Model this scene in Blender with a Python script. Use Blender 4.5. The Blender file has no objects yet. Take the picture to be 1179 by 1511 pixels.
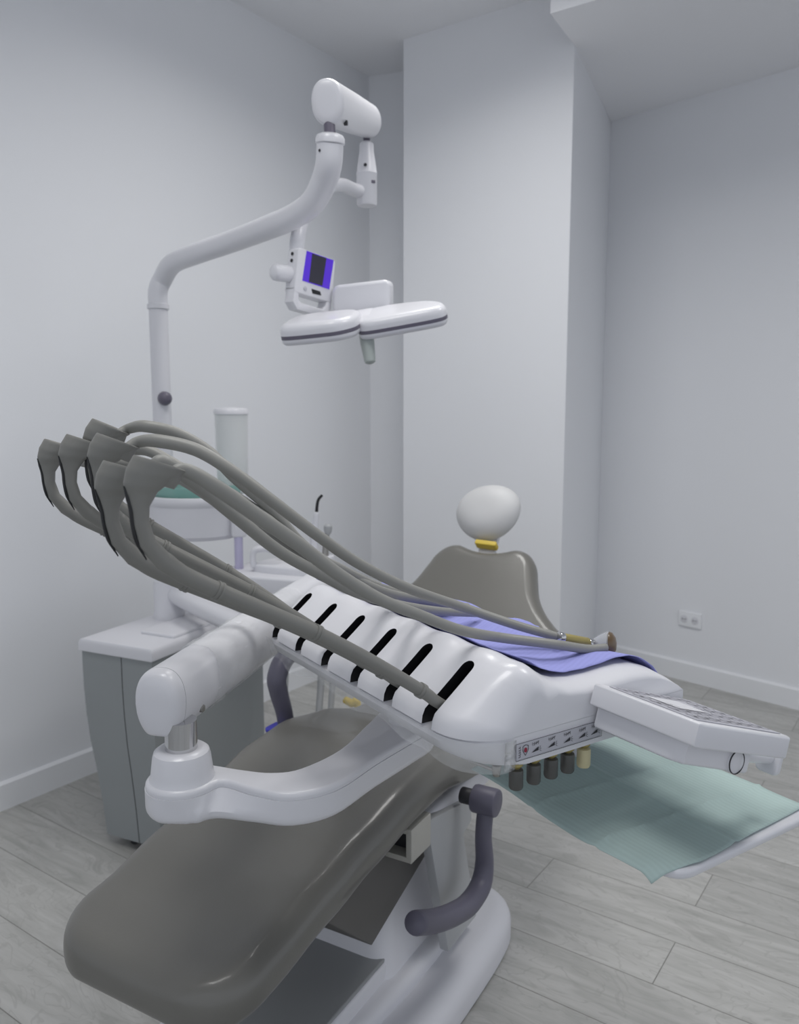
import bpy, bmesh, math, random
from mathutils import Vector as V, Matrix, noise
random.seed(7)
sc = bpy.context.scene
col = sc.collection
# ------------------------------------------------------------------ camera
F, TH, H = 1200.0, math.atan(153/1200), 1.2
FW = V((0, math.cos(TH), -math.sin(TH))); UP = V((0, math.sin(TH), math.cos(TH)))
CAMP = V((0, 0, H))
def ray(px, py): return V(((px-589.5)/F, 0, 0)) + FW + UP*((755.5-py)/F)
def aY(px, py, Y):                       # surveyed point at forward distance Y
    r = ray(px, py); return CAMP + r*(Y/r.y)
def aZ(px, py, z):                       # surveyed point at height z
    r = ray(px, py); return CAMP + r*((z-H)/r.z)
cd = bpy.data.cameras.new('camera'); cam = bpy.data.objects.new('camera', cd); col.objects.link(cam)
cam.location = CAMP; cam.rotation_euler = (math.pi/2-TH, 0, 0)
cd.sensor_fit = 'AUTO'; cd.sensor_width = 36; cd.lens = 36*F/1511; cd.clip_start = .02
cd.dof.use_dof = True; cd.dof.focus_distance = 1.05; cd.dof.aperture_fstop = 7.0
sc.camera = cam
# ------------------------------------------------------------------ materials
def mat(name, rgb, rough=.4, metal=0, coat=0, alpha=1, trans=0, spec=.5, bump=None, emit=None, var=0):
    m = bpy.data.materials.new(name); m.use_nodes = True
    nt = m.node_tree; b = nt.nodes['Principled BSDF']
    b.inputs['Base Color'].default_value = (*rgb, 1); b.inputs['Roughness'].default_value = rough
    b.inputs['Metallic'].default_value = metal; b.inputs['Coat Weight'].default_value = coat
    b.inputs['Coat Roughness'].default_value = .08
    b.inputs['Alpha'].default_value = alpha; b.inputs['Transmission Weight'].default_value = trans
    b.inputs['Specular IOR Level'].default_value = spec
    if emit: b.inputs['Emission Color'].default_value = (*emit[0], 1); b.inputs['Emission Strength'].default_value = emit[1]
    tc = nt.nodes.new('ShaderNodeTexCoord')
    if var:
        n = nt.nodes.new('ShaderNodeTexNoise'); n.inputs['Scale'].default_value = 6; n.inputs['Detail'].default_value = 4
        mx = nt.nodes.new('ShaderNodeMix'); mx.data_type = 'RGBA'
        mx.inputs[6].default_value = (*[c*(1-var) for c in rgb], 1); mx.inputs[7].default_value = (*[min(1, c*(1+var)) for c in rgb], 1)
        nt.links.new(tc.outputs['Object'], n.inputs['Vector']); nt.links.new(n.outputs['Fac'], mx.inputs[0]); nt.links.new(mx.outputs[2], b.inputs['Base Color'])
    if bump:
        n = nt.nodes.new('ShaderNodeTexNoise'); n.inputs['Scale'].default_value = bump[0]; n.inputs['Detail'].default_value = 3
        bp = nt.nodes.new('ShaderNodeBump'); bp.inputs['Strength'].default_value = bump[1]; bp.inputs['Distance'].default_value = .01
        nt.links.new(tc.outputs['Object'], n.inputs['Vector']); nt.links.new(n.outputs['Fac'], bp.inputs['Height']); nt.links.new(bp.outputs[0], b.inputs['Normal'])
    return m
M = {}
M['white'] = mat('white_plastic', (.72, .72, .755), .30, coat=.2)
M['white2'] = mat('white_plastic_satin', (.70, .70, .735), .42)
M['wall'] = mat('wall_paint', (.83, .84, .865), .75, bump=(220, .04), spec=.25)
M['ceil'] = mat('ceiling_paint', (.88, .885, .905), .85, spec=.2)
M['skirt'] = mat('skirting_paint', (.84, .85, .87), .35)
M['grey'] = mat('grey_rubber', (.215, .213, .198), .5, bump=(500, .02))
M['hose'] = mat('grey_hose', (.27, .268, .25), .45)
M['black'] = mat('black_plastic', (.012, .012, .014), .35)
M['black_matte'] = mat('black_screw', (.03, .03, .035), .5)
M['taupe'] = mat('taupe_leatherette', (.150, .146, .132), .36, coat=.30, bump=(300, .03))
M['taupe_dark'] = mat('taupe_panel', (.12, .115, .108), .5)
M['purple_grey'] = mat('purple_grey_plastic', (.115, .11, .15), .45, bump=(400, .03))
M['head'] = mat('pale_headrest_cover', (.62, .62, .62), .5)
M['yellow'] = mat('yellow_tape', (.62, .46, .06), .5)
M['chrome'] = mat('chrome', (.62, .62, .63), .1, metal=1)
M['steel'] = mat('brushed_steel', (.38, .37, .35), .4, metal=1)
M['brass'] = mat('brass_sleeve', (.36, .30, .11), .4, metal=.25)
M['cab'] = mat('grey_cabinet', (.29, .31, .315), .42, var=.03)
M['stripe'] = mat('grey_stripe', (.13, .12, .16), .4)
M['screen'] = mat('blue_display', (.04, .015, .30), .25, emit=((.10, .03, .62), .55))
M['band'] = mat('dark_display_reflection', (.035, .033, .05), .3)  # flat dark colour imitating a reflection on the display
M['label'] = mat('label_grey', (.50, .50, .55), .45)
M['ink'] = mat('label_ink', (.02, .02, .025), .5)
M['red'] = mat('label_red', (.30, .02, .05), .5)
M['knob'] = mat('knob_grey', (.085, .085, .080), .4)
M['cream'] = mat('cream_plastic', (.60, .54, .33), .45)
M['film'] = mat('clear_film', (.86, .87, .88), .14, alpha=.28, bump=(45, .5))
M['clear'] = mat('clear_plastic', (.88, .90, .90), .12, alpha=.34)
M['frost'] = mat('frosted_plastic', (.88, .90, .90), .3, alpha=.5)
M['purple_clear'] = mat('purple_tinted_tube', (.56, .53, .74), .2, alpha=.7)
M['green_glass'] = mat('green_glass', (.24, .47, .42), .1, alpha=.75, coat=.5)
M['handle'] = mat('greenish_handle', (.40, .44, .42), .35)
M['brown'] = mat('brown_lens', (.115, .07, .03), .35, coat=.5)
M['bluebit'] = mat('blue_rubber', (.06, .06, .5), .5)
M['cab2'] = mat('dark_grey_cover', (.30, .31, .315), .5)
M['beige'] = mat('beige_bracket', (.46, .45, .41), .5)
M['panelgrey'] = mat('light_grey_metal', (.42, .43, .44), .45)

def paper_mat(name, rgb, rib_dir, scale):
    m = mat(name, rgb, .8, spec=.2); nt = m.node_tree; b = nt.nodes['Principled BSDF']
    tc = nt.nodes.new('ShaderNodeTexCoord'); mp = nt.nodes.new('ShaderNodeMapping')
    mp.inputs['Rotation'].default_value = (0, 0, rib_dir)
    wv = nt.nodes.new('ShaderNodeTexWave'); wv.inputs['Scale'].default_value = scale; wv.inputs['Distortion'].default_value = .3
    n = nt.nodes.new('ShaderNodeTexNoise'); n.inputs['Scale'].default_value = 25; n.inputs['Detail'].default_value = 4
    ad = nt.nodes.new('ShaderNodeMath'); ad.operation = 'MULTIPLY_ADD'; ad.inputs[1].default_value = 1.6
    bp = nt.nodes.new('ShaderNodeBump'); bp.inputs['Strength'].default_value = .10; bp.inputs['Distance'].default_value = .002
    L = nt.links.new
    L(tc.outputs['Object'], mp.inputs[0]); L(mp.outputs[0], wv.inputs[0]); L(tc.outputs['Object'], n.inputs['Vector'])
    L(n.outputs['Fac'], ad.inputs[0]); L(wv.outputs['Fac'], ad.inputs[2]); L(ad.outputs[0], bp.inputs['Height']); L(bp.outputs[0], b.inputs['Normal'])
    mx = nt.nodes.new('ShaderNodeMix'); mx.data_type = 'RGBA'
    mx.inputs[6].default_value = (*[c*.95 for c in rgb], 1); mx.inputs[7].default_value = (*rgb, 1)
    L(wv.outputs['Fac'], mx.inputs[0]); L(mx.outputs[2], b.inputs['Base Color'])
    return m
UA = .5715
M['green_paper'] = paper_mat('green_crepe_paper', (.43, .545, .525), math.pi/2-UA+math.pi/2, 45)
M['blue_paper'] = paper_mat('blue_crepe_paper', (.335, .35, .72), UA, 45)

def floor_mat():
    m = mat('oak_laminate', (.5, .5, .48), .42, spec=.4); nt = m.node_tree; b = nt.nodes['Principled BSDF']; L = nt.links.new
    N = nt.nodes.new
    tc = N('ShaderNodeTexCoord'); mp = N('ShaderNodeMapping'); mp.vector_type = 'POINT'
    # plank axis t=(.821,-.571): rotate so that t -> x, n -> y, then shift to the surveyed joints
    mp.inputs['Rotation'].default_value = (0, 0, math.atan2(.571, .821)); mp.inputs['Location'].default_value = (.46, -.116, 0)
    L(tc.outputs['Object'], mp.inputs[0])
    br = N('ShaderNodeTexBrick'); br.offset = .185; br.offset_frequency = 2; br.squash = 1
    br.inputs['Scale'].default_value = 1; br.inputs['Mortar Size'].default_value = .0013; br.inputs['Mortar Smooth'].default_value = .3
    br.inputs['Brick Width'].default_value = 2.0; br.inputs['Row Height'].default_value = .164; br.inputs['Bias'].default_value = 0
    br.inputs['Color1'].default_value = (0, 0, 0, 1); br.inputs['Color2'].default_value = (1, 1, 1, 1); br.inputs['Mortar'].default_value = (.5, .5, .5, 1)
    L(mp.outputs[0], br.inputs[0])
    # per-plank offset of the grain
    off = N('ShaderNodeVectorMath'); off.operation = 'SCALE'; off.inputs['Scale'].default_value = 7.0; L(br.outputs['Color'], off.inputs[0])
    add = N('ShaderNodeVectorMath'); add.operation = 'ADD'; L(mp.outputs[0], add.inputs[0]); L(off.outputs[0], add.inputs[1])
    st = N('ShaderNodeMapping'); st.inputs['Scale'].default_value = (1.6, 11, 1); L(add.outputs[0], st.inputs[0])
    n1 = N('ShaderNodeTexNoise'); n1.inputs['Scale'].default_value = 2.2; n1.inputs['Detail'].default_value = 8; n1.inputs['Roughness'].default_value = .62; n1.inputs['Distortion'].default_value = 1.2
    L(st.outputs[0], n1.inputs['Vector'])
    st2 = N('ShaderNodeMapping'); st2.inputs['Scale'].default_value = (2.2, 4.5, 1); L(add.outputs[0], st2.inputs[0])
    n2 = N('ShaderNodeTexNoise'); n2.inputs['Scale'].default_value = 2.4; n2.inputs['Detail'].default_value = 3; n2.inputs['Distortion'].default_value = .8
    L(st2.outputs[0], n2.inputs['Vector'])
    # contour rings of the grain
    mul = N('ShaderNodeMath'); mul.operation = 'MULTIPLY'; mul.inputs[1].default_value = 60; L(n2.outputs['Fac'], mul.inputs[0])
    sn = N('ShaderNodeMath'); sn.operation = 'SINE'; L(mul.outputs[0], sn.inputs[0])
    rg = N('ShaderNodeMapRange'); rg.inputs[1].default_value = .80; rg.inputs[2].default_value = 1; rg.inputs[3].default_value = 0; rg.inputs[4].default_value = .40; L(sn.outputs[0], rg.inputs[0])
    kn = N('ShaderNodeMapRange'); kn.inputs[1].default_value = .60; kn.inputs[2].default_value = .72; kn.inputs[3].default_value = 0; kn.inputs[4].default_value = 1; L(n2.outputs['Fac'], kn.inputs[0])
    km = N('ShaderNodeMath'); km.operation = 'MULTIPLY'; L(rg.outputs[0], km.inputs[0]); L(n1.outputs['Fac'], km.inputs[1])
    cr = N('ShaderNodeValToRGB'); L(n1.outputs['Fac'], cr.inputs[0])
    e = cr.color_ramp.elements; e[0].position = .28; e[0].color = (.40, .40, .38, 1); e[1].position = .66; e[1].color = (.555, .55, .53, 1)
    mx = N('ShaderNodeMix'); mx.data_type = 'RGBA'; L(km.outputs[0], mx.inputs[0]); L(cr.outputs[0], mx.inputs[6]); mx.inputs[7].default_value = (.24, .235, .22, 1)
    kx = N('ShaderNodeMix'); kx.data_type = 'RGBA'; kmul = N('ShaderNodeMath'); kmul.operation = 'MULTIPLY'; kmul.inputs[1].default_value = .35
    L(kn.outputs[0], kmul.inputs[0]); L(kmul.outputs[0], kx.inputs[0]); L(mx.outputs[2], kx.inputs[6]); kx.inputs[7].default_value = (.28, .275, .26, 1)
    pl = N('ShaderNodeMix'); pl.data_type = 'RGBA'; pl.blend_type = 'MULTIPLY'; pl.inputs[0].default_value = .12; L(kx.outputs[2], pl.inputs[6]); L(br.outputs['Color'], pl.inputs[7])
    mo = N('ShaderNodeMix'); mo.data_type = 'RGBA'; L(br.outputs['Fac'], mo.inputs[0]); L(pl.outputs[2], mo.inputs[6]); mo.inputs[7].default_value = (.21, .205, .19, 1)
    L(mo.outputs[2], b.inputs['Base Color'])
    bp = N('ShaderNodeBump'); bp.inputs['Strength'].default_value = .25; bp.inputs['Distance'].default_value = .002
    iv = N('ShaderNodeMath'); iv.operation = 'SUBTRACT'; L(n1.outputs['Fac'], iv.inputs[0]); L(br.outputs['Fac'], iv.inputs[1]); L(iv.outputs[0], bp.inputs['Height']); L(bp.outputs[0], b.inputs['Normal'])
    return m
M['floor'] = floor_mat()

# ------------------------------------------------------------------ object helpers
def tagit(o, label=None, cat=None, group=None, kind=None):
    if label: o['label'] = label
    if cat: o['category'] = cat
    if group: o['group'] = group
    if kind: o['kind'] = kind
    return o
def thing(name, label, cat, loc, group=None):
    o = bpy.data.objects.new(name, None); o.empty_display_size = .05; o.location = loc; col.objects.link(o)
    return tagit(o, label, cat, group)
def origin_of(p):
    while p.parent: p = p.parent
    return V(p.location)
def obj(name, bm, m, parent=None, sharp=35, label=None, loc=None):
    """link bm (built in world coordinates) as ONE mesh object"""
    me = bpy.data.meshes.new(name)
    o0 = origin_of(parent) if parent else V(loc if loc is not None else (0, 0, 0))
    bmesh.ops.remove_doubles(bm, verts=bm.verts, dist=1e-6)
    bmesh.ops.recalc_face_normals(bm, faces=bm.faces)
    bmesh.ops.translate(bm, verts=bm.verts, vec=-o0)
    bm.to_mesh(me); bm.free()
    for mm in (m if isinstance(m, (list, tuple)) else [m]): me.materials.append(mm)
    for p in me.polygons: p.use_smooth = True
    me.set_sharp_from_angle(angle=math.radians(sharp))
    o = bpy.data.objects.new(name, me); col.objects.link(o)
    if parent: o.parent = parent
    else: o.location = o0
    if label: o['label'] = label
    return o
def struct(name, bm, m, **k): return tagit(obj(name, bm, m, **k), kind='structure')

def frame(z, x=None):
    z = V(z).normalized()
    if x is None: x = V((1, 0, 0)) if abs(z.x) < .8 else V((0, 1, 0))
    x = V(x); x = (x - z*x.dot(z)).normalized(); return x, z.cross(x), z
def loft(bm, rings, cap=(True, True), closed=False, mi=0):
    vr = [[bm.verts.new(p) for p in r] for r in rings]; n = len(vr[0])
    rng = range(len(vr) if closed else len(vr)-1)
    for i in rng:
        a, b = vr[i], vr[(i+1) % len(vr)]
        for j in range(n):
            f = bm.faces.new((a[j], a[(j+1) % n], b[(j+1) % n], b[j])); f.material_index = mi
    if not closed:
        if cap[0]: bm.faces.new(vr[0][::-1]).material_index = mi
        if cap[1]: bm.faces.new(vr[-1]).material_index = mi
    return vr
def sheet(bm, grid):
    vg = [[bm.verts.new(p) for p in r] for r in grid]
    for i in range(len(vg)-1):
        for j in range(len(vg[0])-1):
            bm.faces.new((vg[i][j], vg[i][j+1], vg[i+1][j+1], vg[i+1][j]))
def spline(pts, n=8, vals=None):
    """Catmull-Rom through pts; vals are interpolated along"""
    P = [V(p) for p in pts]; out = []; ov = []
    for i in range(len(P)-1):
        a = P[i-1] if i else P[0]*2-P[1]; b, c = P[i], P[i+1]; d = P[i+2] if i+2 < len(P) else P[-1]*2-P[-2]
        for k in range(n):
            t = k/n
            out.append(.5*((2*b)+(c-a)*t+(2*a-5*b+4*c-d)*t*t+(3*b-a-3*c+d)*t**3))
            if vals: ov.append(vals[i]*(1-t)+vals[i+1]*t)
    out.append(P[-1]); ov.append(vals[-1] if vals else None)
    return (out, ov) if vals else out
def tube(bm, pts, r, n=8, seg=16, round_end=True, mi=0, flat=1.0, flatdir=None):
    rv = list(r) if isinstance(r, (list, tuple)) else [r]*len(pts)
    if n > 1: P, R = spline(pts, n, rv)
    else: P, R = [V(p) for p in pts], rv
    rings = []; x = None
    T = []
    for i in range(len(P)):
        T.append((P[min(i+1, len(P)-1)]-P[max(i-1, 0)]).normalized())
    def ring(c, t, rr, x):
        y = t.cross(x)
        return [c + x*(math.cos(2*math.pi*k/seg)*rr) + y*(math.sin(2*math.pi*k/seg)*rr*flat) for k in range(seg)]
    for i in range(len(P)):
        x = frame(T[i], x if x is not None else flatdir)[0]
        if i == 0 and round_end:
            for a in (1, .6, .25): rings.append(ring(P[0]-T[0]*(R[0]*math.sin(a*math.pi/2)*.5), T[0], R[0]*max(.12, math.cos(a*math.pi/2)), x))
        rings.append(ring(P[i], T[i], R[i], x))
    if round_end:
        for a in (.25, .6, 1): rings.append(ring(P[-1]+T[-1]*(R[-1]*math.sin(a*math.pi/2)*.5), T[-1], R[-1]*max(.12, math.cos(a*math.pi/2)), x))
    loft(bm, rings, mi=mi)
def lathe(bm, prof, c, axis=(0, 0, 1), seg=40, mi=0, sx=1, sy=1, xdir=None):
    x, y, z = frame(axis, xdir); c = V(c)
    loft(bm, [[c + x*(math.cos(2*math.pi*k/seg)*r*sx) + y*(math.sin(2*math.pi*k/seg)*r*sy) + z*h for k in range(seg)] for r, h in prof], mi=mi)
def cyl(bm, a, b, r, r2=None, bev=.0, seg=28, mi=0):
    a, b = V(a), V(b); r2 = r if r2 is None else r2; L = (b-a).length; bev = min(bev, r*.9, L*.45)
    prof = [(r, 0), (r2, L)] if not bev else [(r-bev, 0), (r-bev*.3, bev*.3), (r, bev), (r2, L-bev), (r2-bev*.3, L-bev*.3), (r2-bev, L)]
    lathe(bm, prof, a, b-a, seg, mi)
def rrect(w, h, r, n=6):
    """rounded rectangle outline, counter-clockwise"""
    o = []
    for cx, cy, a0 in ((w/2-r, h/2-r, 0), (-w/2+r, h/2-r, 90), (-w/2+r, -h/2+r, 180), (w/2-r, -h/2+r, 270)):
        for k in range(n+1):
            a = math.radians(a0+90*k/n); o.append((cx+r*math.cos(a), cy+r*math.sin(a)))
    return o
def inset2(poly, d):
    n = len(poly); out = []
    for i in range(n):
        p0, p1, p2 = V((*poly[i-1], 0)), V((*poly[i], 0)), V((*poly[(i+1) % n], 0))
        t = (p2-p0); t = t.normalized() if t.length > 1e-9 else V((1, 0, 0))
        out.append((p1.x - t.y*d, p1.y + t.x*d))       # left of travel = inside for CCW
    return out
def area2(p): return sum(p[i-1][0]*p[i][1]-p[i][0]*p[i-1][1] for i in range(len(p)))
def slab(bm, poly, mp, h0, h1, r0=.004, r1=.004, n=4, mi=0):
    """solid over a 2-D outline, h0..h1 high, edges rounded by r0 / r1; mp(x,y,h) -> world"""
    if area2(poly) < 0: poly = poly[::-1]
    rings = []
    for k in range(n+1):
        a = math.pi/2*(1-k/n); q = inset2(poly, r0*(1-math.cos(a))); rings.append([mp(x, y, h0+r0*(1-math.sin(a))) for x, y in q])
    for k in range(n+1):
        a = math.pi/2*k/n; q = inset2(poly, r1*(1-math.cos(a))); rings.append([mp(x, y, h1-r1*(1-math.sin(a))) for x, y in q])
    loft(bm, rings, mi=mi)
def mapper(o, x, y, z):
    o, x, y, z = V(o), V(x), V(y), V(z); return lambda a, b, h: o + x*a + y*b + z*h
def box(bm, c, x, y, z, dx, dy, dz, r=.003, cr=None, mi=0):
    cr = r if cr is None else cr
    slab(bm, rrect(dx, dy, max(cr, 1e-4)), mapper(c, V(x).normalized(), V(y).normalized(), V(z).normalized()), -dz/2, dz/2, r, r, mi=mi)
def smooth_poly(pts, n=6):
    """closed Catmull-Rom outline"""
    P = [V((*p, 0)) for p in pts]; m = len(P); out = []
    for i in range(m):
        a, b, c, d = P[i-1], P[i], P[(i+1) % m], P[(i+2) % m]
        for k in range(n):
            t = k/n; q = .5*((2*b)+(c-a)*t+(2*a-5*b+4*c-d)*t*t+(3*b-a-3*c+d)*t**3); out.append((q.x, q.y))
    return out
def prism(bm, poly, z0, z1, mi=0):
    if area2(poly) < 0: poly = poly[::-1]
    loft(bm, [[(x, y, z0) for x, y in poly], [(x, y, z1) for x, y in poly]], mi=mi)
nb = bmesh.new
ZU = V((0, 0, 1))
def lerp(tab, x):
    if x <= tab[0][0]: return tab[0][1]
    for (a, b), (c, d) in zip(tab, tab[1:]):
        if x <= c:
            t = (x-a)/(c-a); t = t*t*(3-2*t)*.5+t*.5; return b+(d-b)*t
    return tab[-1][1]

# ================================================================== ROOM
H1, H2 = 2.67, 2.475
LW = V((.571, .821, 0)); PD = V((.821, -.571, 0))      # left-wall direction, plank direction
CL = V((-.137, 3.851, 0)); CR = V((.95, 3.84, 0))
PC = V((.62, 3.065, 0)); PL = PC - PD*.735             # pillar corners
RW = V((.65, -.69, 0)).normalized()
WS = CL - LW*5.2; WE = CR + RW*2.9
def quad(bm, a, b, c, d): bm.faces.new([bm.verts.new(V(p)) for p in (a, b, c, d)])
def wall(name, a, b, h, t, nrm):
    bm = nb(); n = V(nrm).normalized()*t
    prism(bm, [(p.x, p.y) for p in (V(a), V(b), V(b)+n, V(a)+n)], 0, h); return struct(name, bm, M['wall'])
bm = nb(); prism(bm, [(-6.5, -3.2), (5, -3.2), (5, 6), (-6.5, 6)], -.1, 0); struct('floor', bm, M['floor'])
bm = nb(); prism(bm, [(-6.5, -1.6), (5, -1.6), (5, 6), (-6.5, 6)], H1, H1+.1); struct('ceiling', bm, M['ceil'])
wall('wall_left', WS, CL + LW*.12, H1, .12, V((-.821, .571, 0)))
wall('wall_back', CL, PL + LW*.32 + PD*.1, H1, .12, LW)
wall('wall_right', CR - RW*.1, WE, H1, .12, V((RW.y*-1, RW.x, 0)))
bm = nb(); prism(bm, [(p.x, p.y) for p in (PL, PC, CR, CR + V((-.35, .25, 0)), PL + LW*.42)], 0, H1); struct('wall_pillar', bm, M['wall'])
SF = aZ(812, 20, H2)
bm = nb(); prism(bm, [(p.x, p.y) for p in (SF, SF + PD*2.6, SF + PD*2.6 + LW*2.2, CR + LW*.4, CR - PD*.0 + V((-.02, .02, 0)), PC)], H2, H1-.001); struct('ceiling_soffit', bm, M['ceil'])
def skirting(name, a, b, inward, h=.085, t=.014):
    bm = nb(); i = V(inward).normalized()*t; a, b = V(a), V(b)
    loft(bm, [[p, p+i, p+i+ZU*(h-.006), p+i*.4+ZU*h, p+ZU*h] for p in (a, b)]); return struct(name, bm, M['skirt'])
skirting('baseboard_left', WS, CL, (.821, -.571, 0))
skirting('baseboard_back', CL, PL + LW*.3 - PD*.02, (-.571, -.821, 0))
skirting('baseboard_pillar', PL, PC, (-.571, -.821, 0))
skirting('baseboard_right', CR, WE, V((RW.y, -RW.x, 0)))
# wall socket on the right wall
n_in = V((RW.y, -RW.x, 0)); 
rr = ray(1019, 914); tt = (CR-CAMP).dot(n_in)/rr.dot(n_in); sp = CAMP + rr*tt
so = thing('wall_outlet', 'small white double power outlet low on the right wall', 'outlet', sp)
bm = nb(); box(bm, sp+n_in*.005, RW, ZU, n_in, .105, .068, .010, .003, .006); obj('cover_plate', bm, M['skirt'], so)
for s in (-1, 1):
    bm = nb(); cyl(bm, sp+n_in*.0095+RW*(.025*s), sp+n_in*.0115+RW*(.025*s), .017, bev=.001); f = obj('socket', bm, M['white2'], so)
    bm = nb()
    for q in (-1, 1): cyl(bm, sp+n_in*.011+RW*(.025*s+.006*q), sp+n_in*.0122+RW*(.025*s+.006*q), .0026, seg=10)
    obj('pin_hole', bm, M['black_matte'], f)

# ================================================================== DENTAL CHAIR
g = math.radians(29.5)
A = V((math.sin(g), math.cos(g), 0)); B = V((math.cos(g), -math.sin(g), 0)); CO = V((-.33, 1.15, 0))
def CH(t, b, z): return CO + A*t + B*b + ZU*z
chair = thing('dental_chair', 'taupe leatherette dental chair on a white base with pale headrest and swung armrests', 'dental chair', CH(.45, 0, 0))
# seat and leg rest in one upholstered pad
ZT = [(-.15, .422), (0, .447), (.12, .475), (.25, .502), (.38, .53), (.5, .537), (.63, .515), (.8, .468), (1.0, .45)]
HW = [(-.15, .181), (0, .185), (.2, .193), (.4, .205), (.6, .213), (.8, .215), (1.0, .215)]
def pad_ring(t, hw, zt, th, r):
    """rounded bolster section, slightly dished on top"""
    o = []
    tl = .0
    def add(b, z): o.append(CH(t, b, z))
    for k in range(9): a = math.pi/2*(1-k/8); add(hw-r+r*math.cos(a), zt-r+r*math.sin(a))
    for k in range(1, 7): a = -math.pi/2*k/6; add(hw-r*.8+r*.8*math.cos(a)-.0, zt-th+r*.8+r*.8*math.sin(a))
    for k in range(7): a = -math.pi/2-math.pi/2*k/6; add(-hw+r*.8+r*.8*math.cos(a), zt-th+r*.8+r*.8*math.sin(a))
    for k in range(9): a = math.pi-math.pi/2*k/8; add(-hw+r+r*math.cos(a), zt-r+r*math.sin(a))
    for k in range(1, 12):
        f = k/12; b = (-hw+r)*(1-f)+(hw-r)*f; add(b, zt-.006*math.sin(math.pi*f))
    return o
bm = nb(); rings = []
T0, T1 = -.118, .99
ts = [T0+.09*(1-math.cos(math.pi/2*k/10)) for k in range(11)] + [T0+.09+(T1-.04-T0-.09)*k/40 for k in range(1, 41)] + [T1-.04+.04*math.sin(math.pi/2*k/5) for k in range(1, 6)]
for t in ts:
    d = t-T0; c = .09; ins = c-math.sqrt(max(0, c*c-(c-min(d, c))**2)); e = .03; ev = e-math.sqrt(max(0, e*e-(e-min(d, e))**2))
    d2 = T1-t; e2 = .03; ev2 = e2-math.sqrt(max(0, e2*e2-(e2-min(d2, e2))**2))
    th = .075-2*max(ev, ev2)*.92
    rings.append(pad_ring(t, lerp(HW, t)-ins*.95, lerp(ZT, t)-max(ev, ev2)*.92, th, min(.036, th*.48)))
loft(bm, rings); pad = obj('seat_cushion', bm, M['taupe'], chair, sharp=60)
# corner cover seam of the leg rest (a piping line)
bm = nb(); tube(bm, [CH(T0+.016, b, lerp(ZT, T0+.02)-.0215-.000*b) for b in (-.10, -.05, 0, .05, .10)], .0022, 4, 8); obj('piping', bm, M['taupe_dark'], pad)
# backrest
e = math.radians(45); S = A*math.cos(e)+ZU*math.sin(e); Nb = (B.cross(S)).normalized(); BP = CH(.8, 0, .5)
half = [(.15, .055), (.235, .105), (.280, .17), (.276, .238), (.238, .274), (.205, .308), (.176, .352), (.157, .405), (.143, .445), (.118, .474), (.084, .484), (.045, .472)]
out = [(b, s) for b, s in half] + [(0, .465)] + [(-b, s) for b, s in half[::-1]]
bm = nb(); slab(bm, smooth_poly(out, 5), mapper(BP, B, S, Nb), -.065, 0, .03, .03, 6); back = obj('backrest', bm, M['taupe'], chair, sharp=60)
bm = nb()
for q in (-1, 1): cyl(bm, BP+S*.25+B*(.012*q-.012)+Nb*.0005, BP+S*.25+B*(.012*q-.012)+Nb*.004, .0065, bev=.002, seg=14)
obj('button', bm, M['steel'], back, label='two small metal buttons on the backrest')
# headrest
hc = aY(720, 757, 2.22); hx = (B*.98+ZU*.17).normalized(); hn = (-A*.86+ZU*.45); hn = (hn-hx*hn.dot(hx)).normalized(); hy = hn.cross(hx)*1
if hy.z < 0: hy = -hy
bm = nb(); rings = []
for i in range(1, 24):
    a = math.pi*i/24; z = -math.cos(a)
    rings.append([hc+hn*(z*.045)+hx*(math.cos(p)*.094*math.sin(a)**.75*(1+.10*math.sin(p)))+hy*(math.sin(p)*.080*math.sin(a)**.75) for p in [2*math.pi*k/40 for k in range(40)]])
loft(bm, rings); hd = obj('headrest', bm, M['head'], chair, sharp=80, label='pale oval headrest cushion')
nk0, nk1 = BP+S*.42-Nb*.035, hc-hy*.05-hn*.03
bm = nb(); box(bm, (nk0+nk1)/2, B, (nk1-nk0), B.cross(nk1-nk0), .05, (nk1-nk0).length, .014, .003, .004); post = obj('headrest_post', bm, M['white2'], chair)
yc = aY(718, 804, 2.16); 
bm = nb(); box(bm, yc, (B*.99-ZU*.04), S, Nb, .062, .015, .024, .003, .005); obj('tape_band', bm, M['yellow'], chair, label='yellow band round the headrest post')
# base
bo = smooth_poly([(-.02, -.19), (.25, -.225), (.55, -.235), (.76, -.20), (.85, -.08), (.86, .07), (.845, .17), (.79, .225), (.68, .243), (.45, .243), (.2, .235), (.0, .20), (-.06, .0)], 5)
bm = nb(); slab(bm, bo, lambda x, y, h: CH(x, y, h), .004, .085, .004, .045, 6); base = obj('base', bm, M['white2'], chair)
bm = nb(); slab(bm, smooth_poly([(.15, -.13), (.45, -.17), (.75, -.14), (.80, 0), (.75, .14), (.45, .165), (.15, .12), (.10, 0)], 4), lambda x, y, h: CH(x, y, h), .075, .115, .004, .02, 4); obj('base_cover', bm, M['white2'], base)
bm = nb(); box(bm, CH(.225, 0, .115), A, B, ZU, .50, .25, .065, .008, .02); fb = obj('front_housing', bm, M['white2'], base)
bm = nb(); box(bm, CH(.225, 0, .151), A, B, ZU, .49, .243, .009, .003, .012); obj('housing_cover', bm, M['cab2'], fb, label='grey cover plate under the leg rest')
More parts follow.
